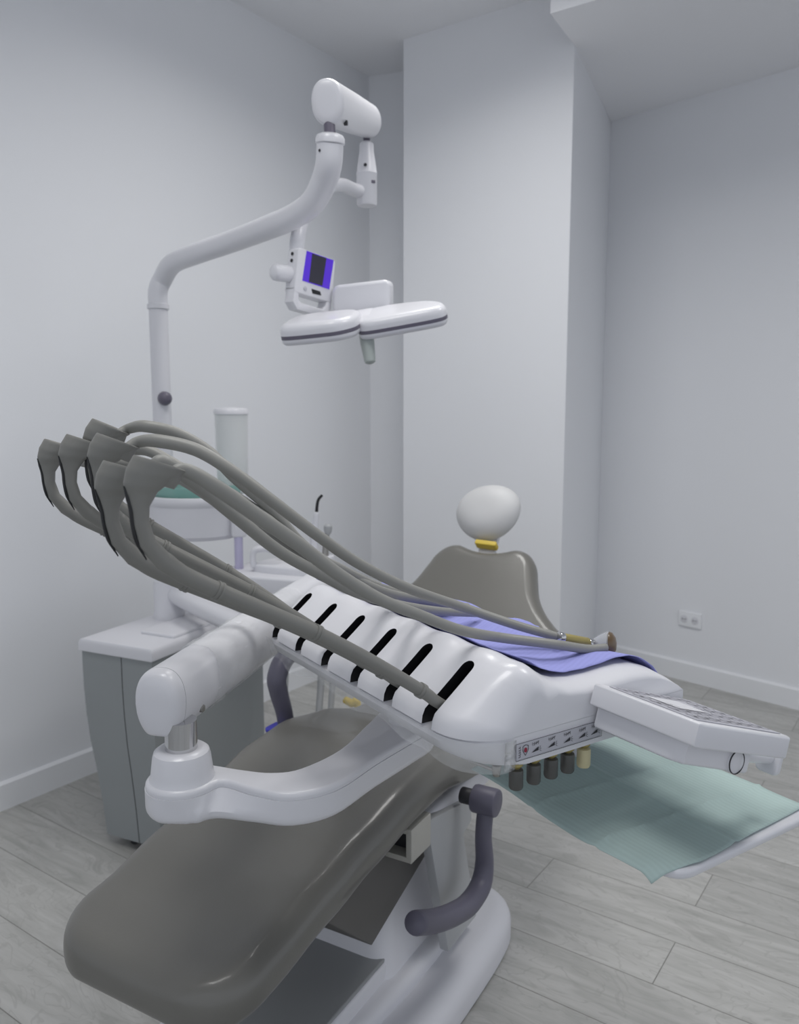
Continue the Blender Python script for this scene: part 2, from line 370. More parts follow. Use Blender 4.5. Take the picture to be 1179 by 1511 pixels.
# pedestal column, seat frame, linkage
bm = nb(); loft(bm, [[CH(.56+a*k, b*k2, z) for a, b in rrect(.34, .25, .04)] for z, k, k2 in ((.10, 1.1, 1.1), (.2, 1.0, 1.0), (.32, .9, .95), (.40, .9, .95))]); obj('pedestal', bm, M['white2'], chair)
bm = nb(); box(bm, CH(.70, 0, .405), A, B, ZU, .52, .37, .055, .012, .03); sf = obj('seat_frame', bm, M['white2'], chair)
bm = nb()
for (dt, db, dz, st, sb, sz) in ((0, 0, .027, .075, .085, .010), (0, 0, -.027, .075, .085, .010), (0, .0370, 0, .075, .012, .06), (0, -.0385, 0, .075, .010, .06), (.03, 0, 0, .008, .085, .06)):
    box(bm, CH(.400+dt, .156+db, .420+dz), A, B, ZU, st, sb, sz, .001, .0015)
bk = obj('bracket', bm, M['beige'], sf, label='beige hollow bracket')
bm = nb(); box(bm, CH(.405, .156, .420), A, B, ZU, .03, .066, .045, .001); obj('bracket_cavity_shade', bm, M['black_matte'], bk)  # solid black box painting in the shade inside the hollow bracket
bm = nb(); slab(bm, [(.425, .44), (.62, .40), (.625, .35), (.585, .34), (.655, .12), (.52, .12)], lambda x, y, h: CH(x, h, y), .178, .198, .002, .002, 2); obj('linkage_arm', bm, M['panelgrey'], chair)
bm = nb(); slab(bm, [(.15, .425), (.42, .47), (.56, .385), (.53, .312), (.315, .241), (.176, .366)], lambda x, y, h: CH(x, h, y), -.145, .145, .004, .004, 2); obj('legrest_plate', bm, M['taupe_dark'], chair, label='dark grey plate under the leg rest')
# armrests
def arm_sec(bm, pts, r, flat): tube(bm, pts, r, 8, 20, flat=flat, flatdir=B)
ar = nb(); arm_sec(ar, [CH(.557, .258, .425), CH(.548, .258, .37), (CH(.555, .258, .31)), CH(.538, .258, .272), CH(.485, .257, .262), CH(.42, .256, .278), CH(.345, .255, .308), CH(.275, .255, .345)], [.0165, .0165, .0185, .021, .0215, .0215, .0215, .021], .95)
a1 = obj('armrest', ar, M['purple_grey'], chair, label='purple grey right armrest swung down')
bm = nb(); cyl(bm, CH(.557, .205, .438), CH(.557, .235, .438), .016, bev=.003); obj('pivot_pin', bm, M['black_matte'], a1)
bm = nb(); cyl(bm, CH(.557, .232, .438), CH(.557, .284, .438), .0275, bev=.005); obj('pivot_cap', bm, M['purple_grey'], a1)
ar = nb(); arm_sec(ar, [CH(.60, -.258, .43), CH(.592, -.258, .50), CH(.572, -.258, .56), CH(.566, -.258, .60), CH(.60, -.258, .637), CH(.68, -.257, .652), CH(.80, -.255, .655)], [.019, .020, .022, .023, .0235, .023, .021], .9)
a2 = obj('armrest', ar, M['purple_grey'], chair, label='purple grey left armrest standing upright')
bm = nb(); cyl(bm, CH(.60, -.284, .438), CH(.60, -.205, .438), .0275, bev=.005); obj('pivot_cap', bm, M['purple_grey'], a2)
bm = nb(); box(bm, CH(.575, -.262, .475), A, B, ZU, .05, .05, .010, .003, .01); obj('blue_ring', bm, M['bluebit'], a2, label='blue ring at the foot of the armrest')

# ================================================================== DELIVERY UNIT
P0 = V((.0802, .9326, 0)); U = V((-math.sin(UA), math.cos(UA), 0)); W = V((math.cos(UA), math.sin(UA), 0))
def UN(u, w, z): return P0 + U*u + W*w + ZU*z
UE0, UE1 = -.08, .466
unit = thing('delivery_unit', 'white instrument delivery unit with six black slots and grey whip arms', 'dental delivery unit', UN(.2, .1, .79))
PROF = [(-.0585, .8355), (-.0572, .845), (-.0535, .8530), (-.0475, .8580), (-.040, .8637), (-.030, .8715), (-.015, .8835), (0, .8955), (.012, .904), (.022, .9085), (.032, .910), (.043, .907), (.056, .898), (.072, .887), (.09, .8805), (.115, .8765), (.145, .8755), (.175, .877), (.20, .8775), (.225, .875), (.248, .868), (.268, .857), (.284, .845), (.294, .8355)]
def shell_pt(u, w, z):
    """rounded ends and gentle flutes between the slots"""
    i = 0
    for d, r in ((u-UE0, .062), (UE1-u, .035)):
        if d < r: i = max(i, r-math.sqrt(max(0, r*r-(r-max(d, 0))**2)))
    kz = max(0, min(1, (z-.838)/.045))
    i2 = 0
    for d, r in ((u-UE0, .034), (UE1-u, .03)):
        if d < r: i2 = max(i2, r-math.sqrt(max(0, r*r-(r-max(d, 0))**2)))
    kw = max(0, min(1, (.05-w)/.11))
    fl = .0026*math.exp(-((w-.025)/.022)**2)*math.cos(2*math.pi*(u/.085))*(1 if -.03 < u < .45 else .3)
    return UN(u, w+i*kw*1.0, z-i2*kz*(.95 if w < .06 else .45) + fl)
us = [UE0+.062*(1-math.cos(math.pi/2*k/12)) for k in range(13)] + [UE0+.062+(UE1-UE0-.097)*k/60 for k in range(1, 61)] + [UE1-.035+.035*math.sin(math.pi/2*k/8) for k in range(1, 9)]
bm = nb(); loft(bm, [[shell_pt(u, w, z) for w, z in PROF] for u in us])
shell = obj('shell', bm, [M['white'], M['black']], unit, sharp=50)
# cut the six slots
cutb, cutc = nb(), nb()
NS = V((-.62, .785))
for k in range(6):
    u0 = k*.085; hw = .0098
    poly = [(0+NS.x*.03, .8955+NS.y*.03), (-.10, .87), (-.10, .81), (-.026, .81), (-.022, .842), (.020, .872)]
    loft(cutb, [[UN(u0-hw, w, z) for w, z in poly], [UN(u0+hw, w, z) for w, z in poly]], mi=1)
    ax = W*NS.x+ZU*NS.y; c = UN(u0, 0, .8955)
    lathe(cutc, [(hw, -.031), (hw, .03)], c, ax, 20, mi=1)
def carve(o, bmc):
    me = bpy.data.meshes.new('c'); bmesh.ops.recalc_face_normals(bmc, faces=bmc.faces); bmesh.ops.translate(bmc, verts=bmc.verts, vec=-origin_of(o)); bmc.to_mesh(me); bmc.free()
    me.materials.append(M['white']); me.materials.append(M['black'])
    for p in me.polygons: p.use_smooth = True; p.material_index = 1
    co = bpy.data.objects.new('c', me); col.objects.link(co); co.parent = o.parent
    md = o.modifiers.new('b', 'BOOLEAN'); md.operation = 'DIFFERENCE'; md.object = co; md.solver = 'EXACT'
    bpy.context.view_layer.update()
    nm = bpy.data.meshes.new_from_object(o.evaluated_get(bpy.context.evaluated_depsgraph_get()))
    o.modifiers.clear(); old = o.data; o.data = nm; nm.name = old.name; bpy.data.objects.remove(co)
    nm.set_sharp_from_angle(angle=math.radians(40))
carve(shell, cutb); carve(shell, cutc)
# lower housing
LP = [(-.050, .8352), (-.056, .832), (-.057, .826), (-.050, .812), (-.034, .803), (-.012, .800), (.10, .800), (.25, .800), (.282, .805), (.2935, .82), (.2935, .8352)]
def low_pt(u, w, z, grow=0):
    i = 0
    for d, r in ((u-UE0, .066), (UE1-u, .035)):
        if d < r: i = max(i, r-math.sqrt(max(0, r*r-(r-max(d, 0))**2)))
    kw = max(0, min(1, (.06-w)/.12)); return UN(u, w+i*kw, z)
bm = nb(); loft(bm, [[low_pt(u, w, z) for w, z in LP] for u in us]); low = obj('lower_housing', bm, M['white'], unit)
# label plate with pictograms on the near end of the lower housing
EN = -U; ex = W
lo = UN(UE0, .0745, .8175)
bm = nb(); box(bm, lo+EN*.0005, W, ZU, EN, .136, .0205, .0016, .0004, .003, mi=0)
def mark(pts, mi, h=.0006):
    bm.faces.new([bm.verts.new(lo+EN*(.0014+h)+W*a+ZU*b) for a, b in pts]).material_index = mi
def stroke(a, b, c, d, w, mi=1):
    t = V((c-a, d-b)).normalized(); n = V((-t.y, t.x))*w/2; mark([(a+n.x, b+n.y), (a-n.x, b-n.y), (c-n.x, d-n.y), (c+n.x, d+n.y)], mi)
for (a, b, c, d) in ((-.068, -.01025, .068, -.0097), (-.068, .0097, .068, .01025), (-.068, -.01, -.0675, .01), (.0675, -.01, .068, .01)): mark([(a, b), (c, b), (c, d), (a, d)], 1)
for k in range(5): stroke(-.0640, -.0062+.0027*k, -.0610, -.0062+.0027*k, .0006); stroke(-.0615+.0006*(k % 2), -.0062+.0027*k, -.0615+.0006*(k % 2), -.0044+.0027*k, .0006)
sh = [(-.0575, .0052), (-.0535, .0068), (-.0495, .0052), (-.0495, .0), (-.0535, -.0058), (-.0575, .0)]
for p, q in zip(sh, sh[1:]+sh[:1]): stroke(*p, *q, .0007)
mark([(-.0535+.0024*math.cos(a*math.pi/5), .0006+.003*math.sin(a*math.pi/5)) for a in range(10)], 2)
for k, x in enumerate((-.0385, -.0135, .0110, .0355, .0560)):
    mark([(x-.0062, -.0050), (x+.0045, -.0040), (x+.0045, .0004)], 1)
    for q in range(4): stroke(x-.0045+.0028*q, .0032, x-.0050+.0032*q, .0072, .0005)
    stroke(x-.0045, .0052, x+.0045, .0056, .0004); stroke(x-.003, .0030, x+.005, .0074, .0004)
    stroke(x+.0058, -.002, x+.0078, .0006, .0005); stroke(x+.0058, -.0035, x+.0084, -.0058, .0005); stroke(x+.0066, -.0028, x+.0088, -.0026, .0005)
obj('label_plate', bm, [M['label'], M['ink'], M['red']], low, label='grey label strip with a red and black shield and wedge pictograms')
# regulator knobs under the label
for i in range(5):
    w = .0215+.0270*i; zt = .7985
    bm = nb(); c = UN(UE0+.014, w, 0)
    lathe(bm, [(.0040, zt+.004), (.0074, zt), (.0078, zt-.004), (.0050, zt-.007), (.0035, zt-.0085)], c, seg=20)
    kn = obj('regulator_knob', bm, M['brass'], unit)
    bm = nb(); lathe(bm, [(.003, zt-.008), (.0078, zt-.0095), (.0084, zt-.0115), (.0084, zt-.030), (.0072, zt-.0325), (.003, zt-.033)], c, seg=20)
    obj('knob_grip', bm, M['cream'] if i == 4 else M['knob'], kn, label='cream coloured grip' if i == 4 else None)
bm = nb(); cyl(bm, UN(UE0+.016, -.006, .800), UN(UE0+.016, -.006, .787), .0055, .0042, .001, 12); cyl(bm, UN(UE0+.016, -.006, .793), UN(UE0+.05, -.02, .796), .002, seg=8); obj('drain_nipple', bm, M['steel'], unit)
# tilted control panel on the near end
tl = math.radians(17.5); PX = (W*math.cos(tl)-ZU*math.sin(tl)); PZ = (W*math.sin(tl)+ZU*math.cos(tl))
pc = aY(878, 1008, 10); rr = ray(878, 1008); tt = (UN(-.084, 0, 0)-CAMP).dot(U)/rr.dot(U); c0 = CAMP+rr*tt    # far left top corner
pm = mapper(c0, -U, PX, PZ)
bm = nb(); slab(bm, [(0, 0), (.146, 0), (.150, .01), (.150, .168), (.142, .175), (0, .175)], pm, -.026, 0, .003, .003, 3); pan = obj('control_panel', bm, M['white'], unit)
bm = nb(); slab(bm, [(.010, .014), (.136, .010), (.141, .162), (.012, .165)], pm, .0003, .0012, .0003, .0003, 1)
def pk(a, b, c, d, mi): bm.faces.new([bm.verts.new(pm(x, y, .0018)) for x, y in ((a, b), (c, b), (c, d), (a, d))]).material_index = mi
for r_ in range(7):
    for q in range(5):
        if (r_, q) in ((2, 1), (3, 1), (2, 2), (3, 2), (1, 1), (4, 1)): continue
        a = .016+.0245*q; b = .018+.0205*r_
        pk(a, b, a+.018, b+.002, 1); pk(a, b+.013, a+.018, b+.0145, 1); pk(a, b, a+.0012, b+.0145, 1); pk(a+.0168, b, a+.018, b+.0145, 1)
        pk(a+.006, b+.005, a+.012, b+.0095, 2 if (r_+q) % 3 else 1)
pk(.042, .042, .088, .100, 3)
obj('keypad', bm, [M['label'], M['stripe'], M['ink'], M['white2']], pan, label='grey keypad film with dark key outlines')
bm = nb(); slab(bm, [(.0, .016), (.104, .016), (.122, .026), (.134, .125), (.128, .135), (0, .14)], pm, -.052, -.024, .004, .003, 3); brk = obj('panel_housing', bm, M['white'], unit)
rc = pm(.131, .104, -.040); 
bm = nb(); cyl(bm, rc+U*.02, rc-U*.0015, .0135, bev=.001); obj('ring_cap', bm, M['white'], brk)
bm = nb(); lathe(bm, [(.0128, 0), (.0137, 0), (.0137, .0012), (.0128, .0012), (.0128, 0)], rc-U*.0012, -U, 36); obj('ring', bm, M['black_matte'], brk)
h0 = pm(.10, .13, -.040); h1 = pm(.104, .218, -.036)
bm = nb(); tube(bm, [h0, h0.lerp(h1, .5), h1], .0085, 4, 20); hh = obj('grip_bar', bm, M['white'], brk)
bm = nb(); box(bm, h1, -U, PZ, PX, .030, .040, .009, .003, .007); obj('grip_end', bm, M['white'], hh)

# --- whip arms with bells and hoses
AC = [(-.012, .838), (-.030, .852), (-.048, .865), (-.065, .879), (-.134, .927), (-.198, .967), (-.252, .997), (-.303, 1.025), (-.337, 1.045), (-.354, 1.060)]
BELL = [((-.3412, 1.0376), (-.3328, 1.0524), .0088), ((-.3612, 1.0530), (-.3475, 1.0650), .0089), ((-.3765, 1.075), (-.3615, 1.0805), .009), ((-.381, 1.095), (-.3665, 1.098), .0092), ((-.382, 1.108), (-.3655, 1.112), .0096),
        ((-.3845, 1.120), (-.3575, 1.1245), .0112), ((-.388, 1.133), (-.3458, 1.1325), .0150), ((-.385, 1.146), (-.3372, 1.1375), .0172), ((-.378, 1.158), (-.331, 1.1415), .0178)]
FIT = [(0, -.004), (.026, -.001), (-.042, -.135), (-.086, -.286), (-.028, -.022), (.002, -.18)]
HOSE = {   # (px, py, u) survey of every hose, then its end on the blue paper
 0: [(320, 720, .0), (375, 758, .005), (440, 803, .01), (500, 848, .012), (560, 884, .015), (620, 908, .02), (680, 930, .025), (740, 941, .03), (820, 951, .0), (865, 959, -.005), (893, 966, -.01)],
 1: [(240, 682, .08), (290, 715, .085), (350, 764, .09), (410, 812, .095), (470, 846, .10), (530, 876, .115), (590, 893, .14), (650, 902, .17), (704, 905, .20)],
 2: [(235, 651, .19), (290, 664, .16), (345, 697, .13), (400, 738, .11), (470, 791, .10), (530, 832, .10), (600, 867, .10), (680, 895, .095), (760, 922, .06), (827, 941, .03)],
 3: [(215, 629, .30), (262, 640, .28), (310, 668, .26), (345, 704, .24), (400, 752, .22), (450, 806, .21), (510, 846, .21), (570, 874, .22), (630, 886, .24), (692, 900, .25)],
 4: [(165, 668, .36), (215, 664, .34), (270, 692, .30), (330, 722, .26), (390, 762, .22), (445, 810, .19), (500, 838, .20), (560, 866, .23), (620, 882, .26), (680, 896, .27)],
 5: [(120, 680, .44), (190, 684, .40), (260, 704, .34), (330, 748, .27), (400, 795, .22), (450, 825, .20), (505, 851, .20), (560, 876, .22), (620, 888, .25), (690, 900, .26)]}
def upl(px, py, u):
    rr = ray(px, py); return CAMP + rr*((UN(u, 0, 0)-CAMP).dot(U)/rr.dot(U))
def profz(w):
    for (a, b), (c, d) in zip(PROF, PROF[1:]):
        if a <= w <= c: return b+(d-b)*(w-a)/(c-a)
    return .80
for k in range(6):
    dp, yw = FIT[k]; WD = W*math.cos(yw)+U*math.sin(yw); UD = U*math.cos(yw)-W*math.sin(yw); bw, bz = -.03, .862; Bp = UN(k*.085, bw, 0)
    def AP(w, z, h=0):
        a, b = w-bw, z-bz; c, s = math.cos(dp), math.sin(dp); return Bp + WD*(c*a-s*b) + UD*h + ZU*(bz+s*a+c*b)
    bm = nb(); tube(bm, [AP(w, z) for w, z in AC], [.0062, .0066, .0070, .0074, .0078, .0080, .0082, .0084, .0086, .0087], 6, 20)
    arm = obj('instrument_arm', bm, M['grey'], unit)
    # collars
    for (w, z, q) in ((-.066, .8797, (-.13, .924)), (-.198, .967, (-.25, .996)), (-.303, 1.025, (-.335, 1.0435))):
        c = AP(w, z); d = (AP(*q)-c).normalized()
        bm = nb(); rb = .0078+.0008*(-w)/.3
        lathe(bm, [(rb-.0008, -.004), (rb+.0011, -.0034), (rb+.0011, -.0010), (rb+.0002, -.0004), (rb+.0002, .0006), (rb+.0011, .0012), (rb+.0011, .0034), (rb-.0008, .004)], c, d, 20); obj('collar', bm, M['grey'], arm)
    # bell: loft of ellipses from the bend to the flared rim, hollow at the rim
    rings = []; seg = 28
    secs = []
    for i in range(len(BELL)-1):
        (l0, r0, h0_), (l1, r1, h1_) = BELL[i], BELL[i+1]
        for q in range(4):
            t = q/4; t2 = t*t*(3-2*t); secs.append((V(l0).lerp(V(l1), t), V(r0).lerp(V(r1), t), h0_+(h1_-h0_)*t2))
    secs.append((V(BELL[-1][0]), V(BELL[-1][1]), BELL[-1][2]))
    def bring(L_, R_, h, sc_=1.0, dz=0):
        m_ = (L_+R_)/2; d_ = (R_-L_)/2*sc_
        return [AP(m_.x+d_.x*math.cos(2*math.pi*q/seg), m_.y+d_.y*math.cos(2*math.pi*q/seg)-dz, h*sc_*math.sin(2*math.pi*q/seg)) for q in range(seg)]
    bm = nb()
    L_, R_, h = secs[-1]
    rings = [bring(*s_) for s_ in secs] + [bring(L_, R_, h, .96, -.001), bring(L_, R_, h, .88, 0), bring(L_, R_, h, .74, .012), bring(L_, R_, h, .5, .02)]
    loft(bm, rings); bell = obj('bell_end', bm, M['grey'], arm, sharp=50)
    # dark groove strip down the outer side of the bell
    bm = nb(); gl = [(-.3885, 1.131), (-.3858, 1.121), (-.3832, 1.110), (-.3822, 1.096), (-.3792, 1.080), (-.3710, 1.0625)]
    tube(bm, [AP(w+.0006, z, -.0015) for w, z in gl], [.0006, .0019, .0022, .0021, .0019, .0006], 5, 10); obj('groove', bm, M['black'], bell)
    # hose
    lipw, lipz = (BELL[-1][0][0]*.36+BELL[-1][1][0]*.64), (BELL[-1][0][1]*.36+BELL[-1][1][1]*.64)
    pts = [AP(-.361, 1.130), AP(-.3455, 1.1375 if k in (0, 1) else 1.1410), AP(-.3315, 1.1430 if k in (0, 1) else 1.1495)] + [upl(*p) for p in HOSE[k]]
    # keep the run above the table top
    fix = []
    for p in pts:
        d = p-P0; w_ = d.dot(W); u_ = d.dot(U)
        if UE0 < u_ < UE1 and w_ > -.05:
            zz = max(profz(min(w_, .29)), .80)+.0105
            if p.z < zz: p = V((p.x, p.y, zz))
        fix.append(p)
    rad = [.0050, .0060, .0068]+[.0078-.0020*i/(len(fix)-4) for i in range(len(fix)-3)]
    bm = nb(); tube(bm, fix, rad, 8, 16); obj('hose', bm, M['hose'], arm)

# --- handpiece lying on the blue paper
hp0, hp1 = upl(829, 941, .025), upl(867, 949, .02)
hd_ = (hp1-hp0).normalized(); hL = (hp1-hp0).length
hpt = thing('handpiece', 'brass sleeved handpiece with clear collar and brown lens lying on the blue paper', 'handpiece', hp0)
bm = nb(); cyl(bm, hp0, hp1, .0066, .0074, .0012); obj('sleeve', bm, M['brass'], hpt)
bm = nb(); cyl(bm, hp0-hd_*.006, hp0+hd_*.002, .0074, bev=.001); obj('collar', bm, M['chrome'], hpt)
bm = nb(); cyl(bm, hp1, hp1+hd_*.014, .0068, bev=.002); obj('collar', bm, M['chrome'], hpt)
hm_ = upl(899, 950, .005)
bm = nb(); ax_ = (V((.88, -.36, .10))).normalized()
lathe(bm, [(.006, -.022), (.010, -.016), (.014, -.009), (.0165, -.002), (.0172, .0), (.0150, .001), (.004, -.008)], hm_, ax_, 28); obj('clear_cup', bm, M['clear'], hpt)
bm = nb(); lathe(bm, [(.002, -.0025), (.0145, -.0015), (.0165, .001), (.0150, .0045), (.009, .0085), (.002, .0098)], hm_, ax_, 28); obj('lens', bm, M['brown'], hpt)

# --- blue paper over the table top
bl = bmesh.new(); NU, NW = 70, 46; grid = []
for i in range(NU+1):
    u = -.046+(.488+.046)*i/NU; row = []
    for j in range(NW+1):
        w0 = .048 if u > -.01 else .048+(-.01-u)*.25
        w = w0 + (.330-w0)*j/NW + .004*math.sin(u*31)*(j/NW)
        z = profz(min(w, .272))+.0022
        if w > .272: z = profz(.272)+.004-(w-.272)*.95
        n_ = noise.noise(V((u*14, w*18, 2)))*.0045 + noise.noise(V((u*40, w*40, 9)))*.0012
        edge = max(0, 1-abs(u-.46)/.10)*.012*max(0, noise.noise(V((w*30, 3, 1)))+.3)
        lift = max(0, 1-(u+.046)/.05)*.004 if w < .3 else 0
        fold = .006*math.exp(-((u-.11-.25*w)/.018)**2)*(w > .10)
        row.append(UN(u, w, z+max(-.001, n_+.0025)+edge+fold+lift*(1+math.sin(w*60))*.4))
    grid.append(row)
sheet(bl, grid); 
bp_ = obj('paper_sheet', bl, M['blue_paper'], loc=UN(.2, .19, .88)); tagit(bp_, 'crinkled blue paper sheet draped over the top of the delivery unit', 'paper')
sm = bp_.modifiers.new('thick', 'SOLIDIFY'); sm.thickness = .0008; sm.offset = 1

# --- clear film sleeves
bm = nb(); rows = []
pathU = [(UE1-.01, -.0615)] + [(u, -.0615) for u in [UE1-.01-(UE1-.01-(UE0+.07))*k/40 for k in range(1, 41)]] + [(UE0+.066-.066*math.sin(a), -.0615+.066*(1-math.cos(a))) for a in [math.pi/2*k/10 for k in range(1, 11)]]
pathU = [(u, w) if u > UE0+.07 else (u-.004, w-.0) for u, w in pathU] + [(UE0-.0045, w) for w in (-.012, -.006, .0)]
for zi in range(9):
    r_ = []
    for idx, (u, w) in enumerate(pathU):
        f = zi/8; s = idx*.012; z = .8345-.036*f - (.012*f*noise.noise(V((s*9, 1, 4)))) + .01*f*math.sin(idx*.5)*.4
        inn = .012*f + .003*math.sin(s*60)*f + noise.noise(V((s*25, f*3, 0)))*.004*f
        if u <= UE0+.0: r_.append(UN(u-.001+inn*.2, w, z))
        else: r_.append(UN(u, w+inn, z))
    rows.append(r_)
sheet(bm, rows); fs = obj('plastic_sleeve', bm, M['film'], loc=UN(.2, -.05, .81), sharp=180); tagit(fs, 'clear crinkled plastic film wrapped round the bottom edge of the delivery unit', 'plastic film')

# ================================================================== INSTRUMENT TRAY + GREEN PAPER
TZ = .700
tray = thing('instrument_tray', 'white shallow tray on a bracket below the control panel, under the green paper', 'tray', UN(-.03, .24, TZ))
tpoly = [(x-.042, y+.257) for x, y in rrect(.345, .27, .03)]
bm = nb(); slab(bm, tpoly, lambda x, y, h: UN(x, y, h), TZ-.012, TZ, .005, .004, 3); ty = obj('tray_plate', bm, M['white'], tray)
bm = nb(); tube(bm, [UN(.05, .25, TZ-.008), UN(.10, .26, TZ+.02), UN(.12, .25, TZ+.07), UN(.12, .24, .797)], .012, 6, 16); obj('tray_bracket', bm, M['white'], tray)
bm = nb(); NU, NW = 60, 46; grid = []
for i in range(NU+1):
    u = -.209+(.118+.209)*i/NU; row = []
    for j in range(NW+1):
        f = j/NW; w = .098+(.384-.098)*f+.004*math.sin(u*22)*(1-f)
        z = TZ+.0022+max(-.0015, .002*noise.noise(V((u*13, w*13, 5))))
        z += .0035*math.exp(-((w-.235-.03*u)/.0035)**2) + .0022*math.exp(-((u-.0+.1*w)/.004)**2) + .0022*math.exp(-((u+.105+.1*w)/.004)**2)
        du = u
        if w < .118: z -= (.118-w)*.28
        if f < .22 and i < 6:                               # curled near left corner
            k = (6-i)/6*(1-f/.22); z += .0; z -= .008*k**1.5; du = u+.018*k
        row.append(UN(du+(.014*f-.006)*(1-i/NU), w, z))
    grid.append(row)
sheet(bm, grid)
gp = obj('paper_liner', bm, M['green_paper'], loc=UN(-.04, .24, TZ+.002)); tagit(gp, 'pale green creased paper liner lying on the white tray', 'paper')
sm = gp.modifiers.new('thick', 'SOLIDIFY'); sm.thickness = .0007; sm.offset = 1

# ================================================================== SUPPORT ARM (oval beam, chrome post, curved lower arm)
K = 1.0624; JZ = H-.465*K
def J(x, y): return (x*K, y*K)
sup = thing('support_arm', 'white jointed support arm with oval beam, chrome post and curved lower arm', 'support arm', V((*J(-.2765, .985), JZ-.05)))
pts = [J(-.222, .974), J(-.180, .951), J(-.131, .937), J(-.078, .965), J(-.030, 1.040), J(.022, 1.115), J(.052, 1.165), J(.042, 1.215), J(.005, 1.232), J(-.028, 1.215), J(-.048, 1.165), J(-.083, 1.072), J(-.130, 1.012), J(-.165, 1.000), J(-.203, 1.008), J(-.232, 1.018)]
cx, cy = J(-.2765, .985); rb = .0465*K
a0 = math.atan2(pts[-1][1]-cy, pts[-1][0]-cx); a1_ = math.atan2(pts[0][1]-cy, pts[0][0]-cx)+2*math.pi
arc = [(cx+rb*math.cos(a0+(a1_-a0)*k/12), cy+rb*math.sin(a0+(a1_-a0)*k/12)) for k in range(1, 12)]
jp = smooth_poly(pts+arc, 5)
pts2 = [J(-.228, .955), J(-.183, .946)] + pts[2:]
low_arc = [i for i, (x, y) in enumerate(arc) if y < cy and x > cx]
arc2 = [((cx+(pts2[0][0]-cx)*.85*(low_arc.index(i)+1)/(len(low_arc)+1), cy-rb*(.99-.12*(low_arc.index(i)+1)/len(low_arc))) if i in low_arc else p) for i, p in enumerate(arc)]
jq = smooth_poly(pts2+arc2, 5)
if area2(jp) < 0: jp, jq = jp[::-1], jq[::-1]
bm = nb(); rings = []
for k in range(6):
    a = math.pi/2*(1-k/5); rings.append([V((x, y, JZ-.050+.016*(1-math.sin(a)))) for x, y in inset2(jq, .016*(1-math.cos(a)))])
for zf in (.3, .6, 1.0):
    rings.append([V((p[0]*(1-zf)+q[0]*zf, p[1]*(1-zf)+q[1]*zf, JZ-.034+(.034-.0105)*zf)) for p, q in zip(jq, jp)])
loft(bm, rings); ja = obj('lower_arm', bm, M['white'], sup)
bm = nb(); slab(bm, inset2(jp if area2(jp) > 0 else jp[::-1], .001), lambda x, y, h: V((x, y, h)), JZ-.0105, JZ, .0006, .006, 4); obj('lower_arm_cover', bm, M['white'], ja)
bc = V((cx, cy, 0))
bm = nb(); lathe(bm, [(.0440, JZ-.002), (.0425, JZ+.002), (.0410, JZ+.010), (.0385, JZ+.030), (.0365, JZ+.037), (.032, JZ+.0405), (.028, JZ+.0415), (.0230, JZ+.0405)], bc); obj('post_collar', bm, M['white'], ja)
bm = nb(); lathe(bm, [(.0215, JZ+.038), (.0215, JZ+.080)], bc); obj('post', bm, M['chrome'], sup, label='chrome post')
pv = UN(.30, .115, 0)
bm = nb(); lathe(bm, [(.032, JZ-.001), (.030, .81)], pv); obj('pivot', bm, M['white'], sup)
# beam
BF = aY(241, 1035, 1.05); BR = aY(486, 0, 1.80); BR.z = BF.z+.004
bd = (BR-BF).normalized(); bx, by, _ = frame(bd, (1, 0, 0)); bx = V((bd.y, -bd.x, 0)).normalized(); by = bx.cross(bd)*1
if by.z < 0: by = -by
sec = []
for k in range(40):
    a = 2*math.pi*k/40; c, s = math.cos(a), math.sin(a)
    e_ = .8 if s > 0 else .8-.38*(-s)
    x = math.copysign(abs(c)**e_, c); y = math.copysign(abs(s)**(.8 if s > 0 else .62), s)
    hw = .0338 if y > 0 else .0338-.0085*(-y)**1.6
    sec.append((x*hw, y*.0475 if y > 0 else y*.0455))
def bring2(c, f): return [c+bx*(x*f)+by*(y*f) for x, y in sec]
bl_ = (BR-BF).length
bm = nb(); loft(bm, [bring2(BF+bd*s, f) for s, f in ((.0, 1.0), (.15*bl_, 1), (.5*bl_, 1), (.9*bl_, 1), (bl_-.03, .98), (bl_-.012, .9), (bl_, .7))]); bmo = obj('beam', bm, M['white'], sup)
bm = nb(); loft(bm, [bring2(BF-bd*s, f) for s, f in ((.001, 1.0), (.006, .995), (.012, .97), (.017, .92), (.021, .82), (.0235, .6), (.0245, .3))]); obj('end_cap', bm, M['white'], bmo)
bm = nb(); kp = aY(297, 1049, 1.07); kp = BF+bd*.055+bx*.0285-by*.028
cyl(bm, kp-bx*.01, kp+bx*.0022, .0055, bev=.001, seg=18); obj('screw_cap', bm, M['steel'], bmo)
bm = nb(); cyl(bm, BF+bd*.045+bx*.012-by*.056, BF+bd*.045+bx*.012-by*.040, .008, bev=.002, seg=14); obj('stop_screw', bm, M['steel'], bmo)
# wrap of film on the rear half of the beam
bm = nb(); grid = []
for i in range(40):
    s = .10+(bl_*.62-.10)*i/39; r_ = []
    for k in range(41):
        x, y = sec[k % 40]; kk = k % 40
        d = 1.045+.08*noise.noise(V((s*30+kk*.25, kk*.5, 3)))+.03*noise.noise(V((s*70, kk*.9, 7)))
        r_.append(BF+bd*s+bx*(x*d)+by*(y*d))
    grid.append(r_)
sheet(bm, grid); ff = obj('plastic_sleeve', bm, M['film'], loc=BF+bd*.3, sharp=180); tagit(ff, 'clear wrinkled plastic film wrapped round the white oval beam', 'plastic film')
